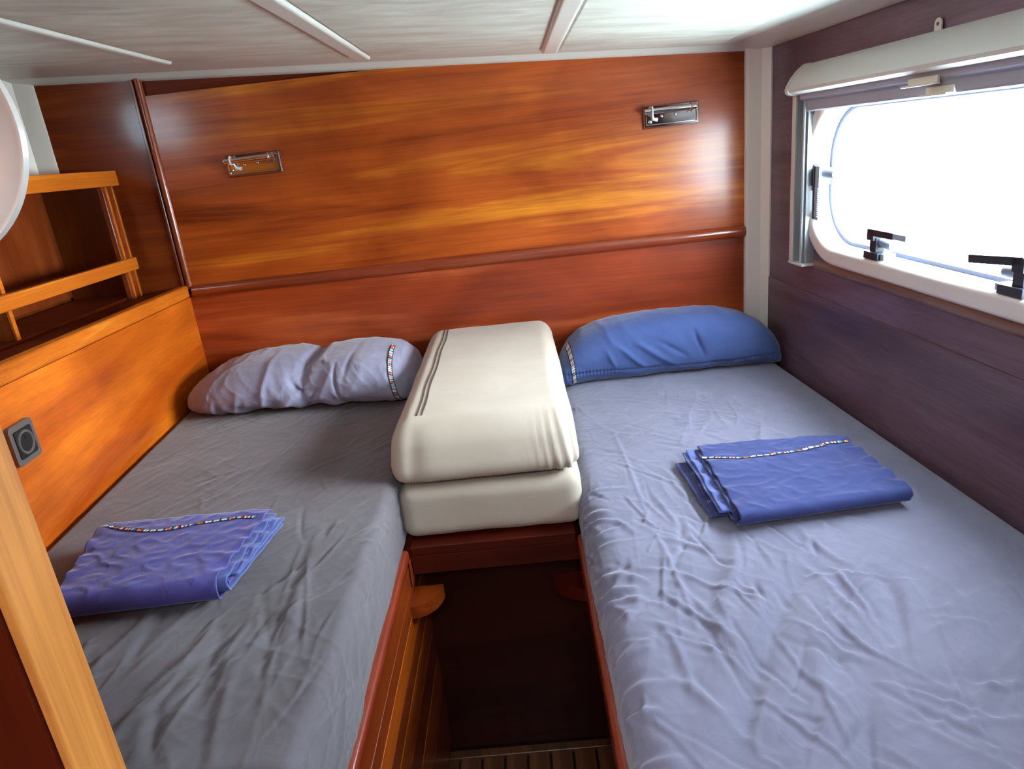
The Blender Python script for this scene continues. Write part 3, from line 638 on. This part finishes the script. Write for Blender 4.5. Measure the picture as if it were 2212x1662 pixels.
segR = [(.184, .595, .432, .982, .017, -.012, .05), (.334, .705, .406, .811, .013, -.007, 0), (.502, .944, .437, .76, .012, -.008, .12), (.185, 1.591, .189, 1.131, .005, .0035, .01),
        (.189, 1.131, .201, .82, .005, .0035, .02), (.192, .956, .25, .70, .006, .003, .05), (.225, .788, .35, 1.05, .016, .008, .05), (.30, .50, .40, .74, .016, -.009, .04), (.30, .62, .36, .80, .012, .005, .03),
        (.14, .99, .30, .88, .006, .003, .1), (.13, .86, .26, .70, .007, .003, .1), (.12, .76, .22, .60, .008, .003, .1), (.40, .98, .43, .76, .006, .003, .05), (.44, .60, .66, .78, .006, .0025, .05),
        (.36, .62, .62, .60, .006, .0025, .08), (.42, .70, .68, .69, .006, .0022, -.08)]
segR += rnd_segs(150, .08, .50, .50, 1.30, (70, 50, 95, -40, 120), 11) + rnd_segs(70, .10, .50, 1.25, 1.95, (20, 60, -30, 100), 12, (.0008, .002), (.04, .14)) + rnd_segs(45, .42, .78, .45, .85, (20, -15, 60), 13, (.0008, .002))
# short puckers where the sheet is pulled over the footwell edge
for k in range(26):
    y_ = .50+k*.031+random.uniform(-.016, .016); segR.append((.01+random.uniform(-.03, .04), y_, .10+random.uniform(.0, .09), y_+random.uniform(-.06, .03), random.uniform(.004, .008), random.uniform(.002, .0055), random.uniform(-.15, .15)))
segL = [(-.595, .796, -.593, 1.005, .009, -.004, .05), (-.593, .80, -.50, 1.02, .008, .004, .04), (-.465, .682, -.493, .871, .010, -.004, -.04), (-.464, .779, -.442, .885, .007, .0045, .02), (-.473, .614, -.52, .735, .009, -.004, .03),
        (-.36, .716, -.411, 1.153, .010, .0035, .02), (-.294, .60, -.294, 1.15, .004, .0020, .005), (-.55, .62, -.50, .86, .010, .0045, .03), (-.66, .70, -.60, .98, .007, .003, .03), (-.40, .60, -.44, .80, .008, .0035, .03)]
segL += rnd_segs(75, -.78, -.30, .60, 1.10, (75, 60, 90), 21, (.001, .0032), (.06, .26)) + rnd_segs(40, -.95, -.35, 1.15, 1.85, (60, 75, 95), 22, (.0007, .0017), (.06, .25))

mattress('berth_mattress', lambda y: .074, lambda y: XR(y)-.008, .46, 2.125, TZ, -.677, .052, True, segR, 3.3, 'sheet', 'right berth mattress in a crumpled grey sheet, below the window', nz=1.7, calm=lambda U, Y: ease((XR(Y)-U)/.10)*(1-.75*ease((U-.50)/.14)*ease((Y-.86)/.2)))
mattress('berth_mattress', lambda y: XP(y)+.006, lambda y: -.300, .590, 2.125, TZ, -.625, .022, True, segL, 8.1, 'sheet_shaded', 'left berth mattress in a taut grey sheet, beside the orange backboard', nz=.75, calm=lambda U, Y: ease((U-XP(Y))/.08))

# ------------------------------------------------------------------ cream cushions
def rbox(lo, hi, r_, step=.008, disp=None):
    lo, hi = np.array(lo, float), np.array(hi, float); n = np.maximum(2, ((hi-lo)/step).astype(int)); bm = bmesh.new(); idx = {}; pts = []
    c = (lo+hi)/2
    def vid(i, j, k):
        key = (i, j, k)
        if key not in idx:
            p = lo + (hi-lo)*np.array([i/n[0], j/n[1], k/n[2]]); rr_ = np.minimum(r_, (hi-lo)/2-1e-4)
            q_ = np.clip(p, lo+rr_, hi-rr_); d_ = (p-q_)/rr_; L = np.linalg.norm(d_)
            if L > 1e-9:
                m_ = np.abs(d_).max(); d_ = d_/L*m_
            p2 = q_ + d_*rr_; idx[key] = len(pts); pts.append((p2, d_/max(np.linalg.norm(d_), 1e-9)))
        return idx[key]
    F = []
    for ax in range(3):
        a, b_ = [t for t in range(3) if t != ax]
        for e in (0, n[ax]):
            for i in range(n[a]):
                for j in range(n[b_]):
                    q4 = []
                    for di, dj in ((0, 0), (1, 0), (1, 1), (0, 1)):
                        t = [0, 0, 0]; t[ax] = e; t[a] = i+di; t[b_] = j+dj; q4.append(vid(*t))
                    F.append(q4)
    P = np.array([p[0] for p in pts]); N = np.array([p[1] for p in pts])
    if disp is not None: P = disp(P, N)
    vs = [bm.verts.new(p) for p in P]
    for f in F:
        try: bm.faces.new([vs[i] for i in f])
        except ValueError: pass
    return bm
def disp_low(P, N):
    h = .004*pn(P[:, 0]*9, P[:, 1]*9, P[:, 2]*9) + .0012*pn(P[:, 0]*30, P[:, 1]*30, P[:, 2]*30)
    return P + N*h[:, None]
tl = thing('seat_cushion', 'lower cream cushion on the dark red board between the berths', 'cushion', (-.11, 1.7, TZ), 'cream infill cushions')
build('cushion_cover', rbox((-.298, 1.284, TZ+.003), (.083, 2.140, -.644), np.array([.028, .030, .024]), .009, disp_low), 'cream', tl, angle=60)
def disp_up(P, N):
    Q = P.copy(); t_ = (P[:, 1]-1.275)/.86
    # front face leans back towards its top; plan narrows a little along the top
    up_ = np.clip((P[:, 2]+.642)/.130, 0, 1); fr = np.clip(1-(P[:, 1]-1.275)/.16, 0, 1)
    Q[:, 1] += .050*fr*up_**1.6
    Q[:, 0] = -.110 + (P[:, 0]+.110)*(1-.060*up_**1.5) + .0*t_
    h = .003*pn(P[:, 0]*8, P[:, 1]*8, P[:, 2]*8)
    # gathers on the right of the front face and at the left corner
    g = np.clip((P[:, 0]+.02)/.09, 0, 1)*fr**2*np.clip(1.3-up_*1.0, 0, 1); h += .0035*g*np.sin(P[:, 0]*330+up_*2+3*pn(P[:, 0]*20, P[:, 2]*14, 2))
    g2 = np.exp(-((P[:, 0]+.262)/.022)**2)*fr**2; h += -.006*g2*np.sin(up_*3.1)
    hem = np.exp(-((P[:, 2]+.634)/.006)**2)*fr; h -= .004*hem
    return Q + N*h[:, None]
tu = thing('seat_cushion', 'upper cream cushion with zipped side seam, stacked between the pillows', 'cushion', (-.11, 1.7, -.640), 'cream infill cushions')
uc = build('cushion_cover', rbox((-.308, 1.272, -.641), (.088, 2.142, -.511), np.array([.040, .050, .046]), .006, disp_up), 'cream', tu, angle=60)
co_ = np.empty(len(uc.data.vertices)*3); uc.data.vertices.foreach_get('co', co_); co_ = co_.reshape(-1, 3) + np.array(uc.location) + np.array(tu.location) - np.array([0, 0, ZO])
top_ = co_[co_[:, 2] > -.56]; frt_ = co_[(co_[:, 1] < 1.36) & (co_[:, 2] < -.58)]
def near_mean(P, a, b_, x_, y_, c_):
    d = (P[:, a]-x_)**2 + (P[:, b_]-y_)**2; k = np.argsort(d)[:5]; wt = 1/(d[k]+1e-6); return float((P[k, c_]*wt).sum()/wt.sum())
for off in (0, .0105):
    pts_ = [(-.246+off+.0015*math.sin(y_*23), y_, near_mean(top_, 0, 1, -.246+off, y_, 2)+.0008) for y_ in np.linspace(2.09, 1.37, 40)]
    build('zip_seam', tube(NB(), pts_, .0013, 6), 'zip', tu)
bm = NB()
for k in range(58):
    x_ = -.285+k*.0061; z_ = -.6285+.0005*math.sin(k*.8); y_ = near_mean(frt_, 0, 2, x_+.0015, z_, 1)
    box(bm, (x_, y_-.0012, z_-.0005), (x_+.0034, y_+.002, z_+.0006), 0)
o = build('hem_stitching', bm, 'zip', tu, smooth=False); o['kind'] = 'stuff'

# ------------------------------------------------------------------ flag ribbon helper
FL = {'W': srgb('e8ecec'), 'R': srgb('b8402c'), 'B': srgb('2f5ca0'), 'O': srgb('d8843c'), 'T': srgb('6fb4c4'), 'K': srgb('10131f')}
PAT = [['WWW', 'WTW', 'WWW'], ['TWT', 'WTW', 'TWT'], ['ORW', 'ROR', 'WRO'], ['TWR', 'TWR', 'TWR'], ['WRW', 'WRW', 'WRW'], ['WTB', 'TBB', 'WTB'], ['ORR', 'OOR', 'OOO'], ['WWW', 'WBW', 'WWW']]
def ribbon(name, A, B, parent):
    """A, B: edge polylines (n,3); flags are coloured faces in a 5-across strip"""
    A, B = np.array(A), np.array(B); n = len(A); rows = 5; ts = np.array([0, .16, .387, .613, .84, 1.0])
    V = []; F = []; cols = []
    for i in range(n):
        for t_ in ts: V.append(A[i]*(1-t_)+B[i]*t_)
    per = 4                                   # 3 coloured cells + 1 gap per flag
    for i in range(n-1):
        fi, ci = divmod(i, per); pat = PAT[fi % len(PAT)]
        for r_ in range(rows):
            a = i*6+r_; F.append((a, a+1, a+7, a+6))
            cols.append(FL['K'] if (r_ in (0, 4) or ci == 3) else FL[pat[r_-1][ci]])
    org = np.array([V[0][0], V[0][1], min(v[2] for v in V)])
    me = bpy.data.meshes.new(name); me.from_pydata([tuple(v-org) for v in V], [], F); me.materials.append(M['ribbon'])
    ca = me.color_attributes.new('Col', 'FLOAT_COLOR', 'CORNER')
    buf = np.array([c for c in cols for _ in range(4)], dtype=np.float32).reshape(-1); ca.data.foreach_set('color', buf)
    o = bpy.data.objects.new(name, me); C.objects.link(o); o.parent = parent
    o.location = Vector(org) + Vector((0, 0, ZO)) - wloc(parent)
    o['label'] = 'narrow ribbon of little signal flags'
    return o

# ------------------------------------------------------------------ pillows
def pillow(xs, front, back, height, zb, mat, label, dispf, ribbon_at, rib_w=.013, nu=230, nth=150, lean=0.0):
    """xs: x stations; front/back/height sampled there; closed cross-section per station"""
    u = np.linspace(0, 1, nu); X = np.interp(u, np.linspace(0, 1, len(xs)), xs)
    def smooth_interp(vals):
        xx = np.array(xs); v = np.interp(X, xx, vals); k = np.ones(9)/9; p = np.concatenate([np.full(4, v[0]), v, np.full(4, v[-1])]); return np.convolve(p, k, 'valid')
    f = smooth_interp(front); bk = smooth_interp(back); hh = smooth_interp(height)
    th = np.linspace(0, 2*math.pi, nth, endpoint=False)
    P = np.zeros((nu, nth, 3)); N = np.zeros_like(P)
    for i in range(nu):
        a = (bk[i]-f[i])/2; cy_ = (bk[i]+f[i])/2; c_, s_ = np.cos(th), np.sin(th)
        ex = .72
        yy = np.sign(c_)*np.abs(c_)**ex*a; zz = np.sign(s_)*np.abs(s_)**.80*hh[i]/2
        P[i, :, 0] = X[i]; P[i, :, 1] = cy_ + yy + lean*(zz/hh[i].clip(1e-3)); P[i, :, 2] = zb + hh[i]/2 + zz
        nn = np.stack([c_/max(a, .01), s_/max(hh[i]/2, .01)], 1); nn /= np.linalg.norm(nn, axis=1)[:, None]; N[i, :, 1] = nn[:, 0]; N[i, :, 2] = nn[:, 1]
    S_ = (th[None, :]/math.pi + 0*X[:, None]); H = dispf(P[..., 0], P[..., 1], P[..., 2], th[None, :] + 0*X[:, None])
    damp = ease(np.minimum(hh/.05, 1))[:, None]; P += N*(H*damp)[..., None]
    P[..., 2] = np.maximum(P[..., 2], zb-.004)
    t = thing('pillow', label, 'pillow', (float(np.mean(xs)), 2.0, zb), 'pillows against the back wall')
    npmesh('pillowcase', P, mat, t, closed_v=True, cap=True)
    # ribbon follows the surface
    if ribbon_at:
        x_t, x_b = ribbon_at; j0 = int(nth*.56); j1 = int(nth*.26)+1; js = np.arange(nth*.60, nth*.24, -.5)
        A = []; B = []
        for m_, j in enumerate(js):
            jj = int(j) % nth; fr = m_/(len(js)-1); xc = x_b*(1-fr)+x_t*fr
            for lst, dx in ((A, -rib_w/2), (B, rib_w/2)):
                i = int(np.clip(np.searchsorted(X, xc+dx), 1, nu-1)); w_ = (xc+dx-X[i-1])/(X[i]-X[i-1]); j2 = (jj+1) % nth; fj = j-int(j)
                pa = P[i-1, jj]*(1-w_)+P[i, jj]*w_; pb = P[i-1, j2]*(1-w_)+P[i, j2]*w_
                lst.append((pa*(1-fj)+pb*fj) + N[i, jj]*.0022)
        ribbon('flag_ribbon', A, B, t)
    return t
def dl(X, Y, Z, th):
    W_ = X + .03*pn(X*9, Y*9, Z*9)
    h = .0028*np.exp(-np.abs(pn(W_*11+3-Z*8, Z*5, Y*5))*16) + .0018*np.exp(-np.abs(pn(W_*24+Z*20, Z*9+2, Y*9))*14) + .005*pn(X*6, Z*6, Y*6) + .0012*pn(X*45, Z*40, Y*40)
    # deep pinch near the middle with radiating folds
    d = np.hypot((X+.615)/.050, (Z+.545)/.035); h -= .012*np.exp(-d**2)
    ang = np.arctan2(Z+.56, X+.62); h += .0035*np.exp(-(np.hypot(X+.62, (Z+.56)*1.4)/.13)**2)*np.cos(ang*4+1.0+6*pn(X*8, Z*8, 1.))
    for (xa, za, xb, zb_, w_, am) in ((-.66, -.515, -.60, -.60, .008, -.012), (-.60, -.60, -.57, -.555, .007, -.009), (-.715, -.515, -.735, -.60, .006, .007), (-.64, -.57, -.70, -.61, .008, .007), (-.575, -.60, -.50, -.605, .007, .006), (-.53, -.50, -.515, -.60, .004, -.006), (-.79, -.55, -.82, -.61, .008, .004), (-.87, -.56, -.88, -.61, .007, .004)):
        L = math.hypot(xb-xa, zb_-za); ux, uz = (xb-xa)/L, (zb_-za)/L; t_ = ((X-xa)*ux+(Z-za)*uz)/L; d_ = -(X-xa)*uz+(Z-za)*ux
        h += 1.5*am*np.exp(-(d_/w_)**2)*np.clip(np.sin(np.clip(t_, 0, 1)*math.pi), 0, 1)*(th > 1.4)
    h -= .016*np.exp(-((X+.618)/.020)**2)*np.exp(-((th-math.pi/2)/.55)**2)
    h += .006*np.exp(-((X+.708+.25*(Z+.54))/.009)**2)*np.exp(-((th-2.4)/.7)**2)
    h -= .004*np.exp(-((X+.500-.2*(Z+.54))/.006)**2)*np.exp(-((th-2.3)/.8)**2)
    h += .0030*np.exp(-((Z+.600)/.022)**2)*np.sin(X*70+9*pn(X*9, Z*9, 3.)+Z*90)*(X < -.60)
    return h
xs = [-1.008, -.998, -.980, -.94, -.90, -.85, -.80, -.72, -.65, -.615, -.58, -.52, -.45, -.385, -.36, -.335, -.312]
pillow(xs, [1.955, 1.92, 1.87, 1.820, 1.797, 1.785, 1.78, 1.778, 1.775, 1.78, 1.772, 1.765, 1.755, 1.745, 1.75, 1.78, 1.86], [2.03, 2.07, 2.10, 2.125, 2.13, 2.13, 2.13, 2.13, 2.13, 2.13, 2.13, 2.13, 2.13, 2.12, 2.11, 2.09, 2.02],
       [.020, .040, .062, .088, .106, .120, .126, .130, .128, .118, .128, .131, .128, .114, .100, .08, .03], -.6255, 'pillowl', 'crumpled lilac-grey pillow on the left berth against the back wall', dl, (-.388, -.352), lean=.03)
def dr(X, Y, Z, th):
    h = .005*pn(X*5+4, Z*5, Y*5) + .0012*pn(X*40, Z*40, Y*40)
    W_ = X + .03*pn(X*8+5, Y*9, Z*9); h += .0025*ridge(pn((W_+.6*(Z+.6))*14+8, Z*7, Y*5), 6)
    # seam with puckers along the front, diagonal folds above it
    zs = -.640+.006*np.sin(X*9)+.05*np.clip(X-.62, 0, 1)*-.4
    h -= .0035*np.exp(-((Z-zs)/.0035)**2)*(th > 2.2)
    h += .0018*np.exp(-((Z-zs)/.010)**2)*np.sin(X*620)*(th > 2.2)
    for (xa, za, xb, zb_, w_, am) in ((.25, -.56, .34, -.64, .006, .006), (.30, -.555, .43, -.645, .007, .007), (.37, -.56, .46, -.62, .006, -.005), (.475, -.535, .505, -.625, .005, -.009), (.22, -.57, .25, -.63, .006, .004)):
        L = math.hypot(xb-xa, zb_-za); ux, uz = (xb-xa)/L, (zb_-za)/L; t_ = ((X-xa)*ux+(Z-za)*uz)/L; d_ = -(X-xa)*uz+(Z-za)*ux
        h += 1.4*am*np.exp(-(d_/w_)**2)*np.clip(np.sin(np.clip(t_, 0, 1)*math.pi), 0, 1)*(th > 1.6)
    h += .004*np.exp(-((X-.50)/.03)**2)*np.exp(-((Z+.655)/.02)**2)
    return h
xs = [.088, .094, .105, .125, .16, .20, .25, .33, .42, .50, .58, .64, .69, .72, .735, .7425]
pillow(xs, [1.935, 1.918, 1.908, 1.905, 1.905, 1.906, 1.908, 1.912, 1.915, 1.918, 1.920, 1.922, 1.926, 1.935, 1.95, 1.975], [2.04, 2.07, 2.09, 2.11, 2.13, 2.13, 2.13, 2.13, 2.13, 2.13, 2.13, 2.12, 2.10, 2.07, 2.05, 2.02],
       [.040, .062, .082, .108, .134, .150, .162, .170, .172, .172, .163, .146, .118, .085, .058, .022], -.678, 'pillowr', 'smooth blue pillow on the right berth beside the corner post', dr, (.118, .128), lean=.02)

# ------------------------------------------------------------------ folded duvet covers
def folded(name, c, zb, layers, mat, label, seed, nu=120, nv=110, group='folded duvet covers'):
    """c = (FL, FR, BR, BL) plan corners; layers: (z_top, z_bottom, u0, u1, v0, v1, wave); each is a fold open at the back, closed at the front"""
    FLc, FRc, BRc, BLc = [np.array(p) for p in c]
    def plan(u, v):
        u = u[..., None]; v = v[..., None]; return (FLc*(1-u)+FRc*u)*(1-v) + (BLc*(1-u)+BRc*u)*v
    t = thing(name, label, 'duvet cover', (*((FLc+BRc)/2), zb), group); top = None
    for li, (zt_, zl_, u0, u1, v0, v1, wave, mt_) in enumerate(layers):
        r_ = (zt_-zl_)/2; nf = 16
        vv = np.concatenate([np.linspace(v1, v0, nv), np.full(nf, v0), np.linspace(v0, v1, nv)])
        kk = np.concatenate([np.zeros(nv), np.linspace(0, math.pi, nf+2)[1:-1], np.full(nv, math.pi)])
        U, Vv = np.meshgrid(np.linspace(0, 1, nu), vv, indexing='ij'); K = np.meshgrid(np.zeros(nu), kk, indexing='ij')[1]
        low = (K > math.pi/2)
        uu = u0 + (u1-u0)*U
        uu = uu - np.where(low, wave*.035*(.3+Vv), 0) - .010*pn(Vv*5, li*3.3+seed, 2.0)*(1-U) + .008*pn(Vv*6, li*3.3+seed, 7.0)*U
        XY = plan(uu, Vv); n0 = (FLc-BLc); n0 = n0/np.linalg.norm(n0)
        Z = (zt_+zl_)/2 + r_*np.cos(K); out = r_*np.sin(K)
        P = np.zeros((*U.shape, 3)); P[..., :2] = XY + n0*out[..., None]
        wr_ = .0035*pn(P[..., 0]*14+seed, P[..., 1]*14, li*2.) + .0018*ridge(pn(P[..., 0]*22, P[..., 1]*30+seed, 3.+li), 6) + .0008*pn(P[..., 0]*70, P[..., 1]*70, 1.)
        edge = .0025*np.exp(-(np.minimum(U, 1-U)/.05)**2)*np.sin(Vv*30+li*2)
        f_ = np.where(K < .1, 1.0, np.where(low, .25, .6)); P[..., 2] = zb + Z + wr_*f_ + edge*f_ + .0012*wave*(1-U)
        P[..., 2] = np.maximum(P[..., 2], zb + .0010)
        o = npmesh('cloth_fold', P, mt_, t, flip=True)
        md = o.modifiers.new('thickness', 'SOLIDIFY'); md.thickness = .0028; md.offset = -1
        if top is None: top = (P[:, :nv].copy(), o)
    return t, top, plan
def surf_z(top, x_, y_):
    P = top[0].reshape(-1, 3); d = (P[:, 0]-x_)**2 + (P[:, 1]-y_)**2; k = np.argsort(d)[:4]; return float(P[k, 2].mean())
def ribbon_on(top, pts, wid, parent, n=None):
    pts = np.array(pts); seg = np.r_[0, np.cumsum(np.hypot(*np.diff(pts, axis=0).T))]
    n = n or int(seg[-1]/.0034); s_ = np.linspace(0, seg[-1], n); tt = s_
    xx = np.interp(tt, seg, pts[:, 0]); yy = np.interp(tt, seg, pts[:, 1]); k = np.ones(9)/9
    yy = np.convolve(np.r_[np.full(4, yy[0]), yy, np.full(4, yy[-1])], k, 'valid')
    A = []; B = []
    for i in range(n):
        dx = xx[min(i+1, n-1)]-xx[max(i-1, 0)]; dy = yy[min(i+1, n-1)]-yy[max(i-1, 0)]; L = math.hypot(dx, dy); nx, ny = -dy/L, dx/L
        for lst, sg in ((A, .5), (B, -.5)):
            px, py = xx[i]+nx*wid*sg, yy[i]+ny*wid*sg; lst.append((px, py, surf_z(top, px, py)+.0016))
    return ribbon('flag_ribbon', A, B, parent)
zs = -.677+.004
lay = [(.0330, .0065, .00, 1.0, .0, 1.0, .9, 'blue'), (.0275, .0115, -.02, .97, .05, .97, .5, 'blue'), (.0220, .0165, -.075, .95, .10, .99, .6, 'hem'), (.0060, .0012, -.10, .97, .14, .93, 1.6, 'blue')]
t, top, pf = folded('folded_duvet_cover', [(.338, 1.078), (.650, 1.108), (.640, 1.352), (.338, 1.362)], zs, lay, 'blue', 'bright blue folded cover with flag ribbon on the right berth', 2.0)
ribbon_on(top, [(.334, 1.306), (.37, 1.286), (.406, 1.279), (.45, 1.279), (.50, 1.284), (.56, 1.296), (.60, 1.312), (.634, 1.311)], .0085, t)
build('care_tag', box(NB(), (.321, 1.228, zs+.015), (.337, 1.252, zs+.0165), 0), 'tag', t)
zs = -.625+.004
lay = [(.0420, .0040, -.02, 1.0, .0, 1.0, .0, 'violet'), (.0350, .0100, .0, 1.035, .05, .97, -.6, 'hem'), (.0290, .0165, .0, 1.02, .09, .95, -.3, 'violet'), (.0240, .0200, .02, 1.05, .16, .99, -.5, 'hem')]
t, top, pf = folded('folded_duvet_cover', [(-.762, .918), (-.514, .930), (-.498, 1.142), (-.812, 1.145)], zs, lay, 'violet', 'violet-blue folded cover with flag ribbon on the left berth', 5.0)
ribbon_on(top, [(-.803, 1.132), (-.76, 1.112), (-.70, 1.094), (-.66, 1.096), (-.60, 1.107), (-.55, 1.114), (-.512, 1.112)], .0085, t)
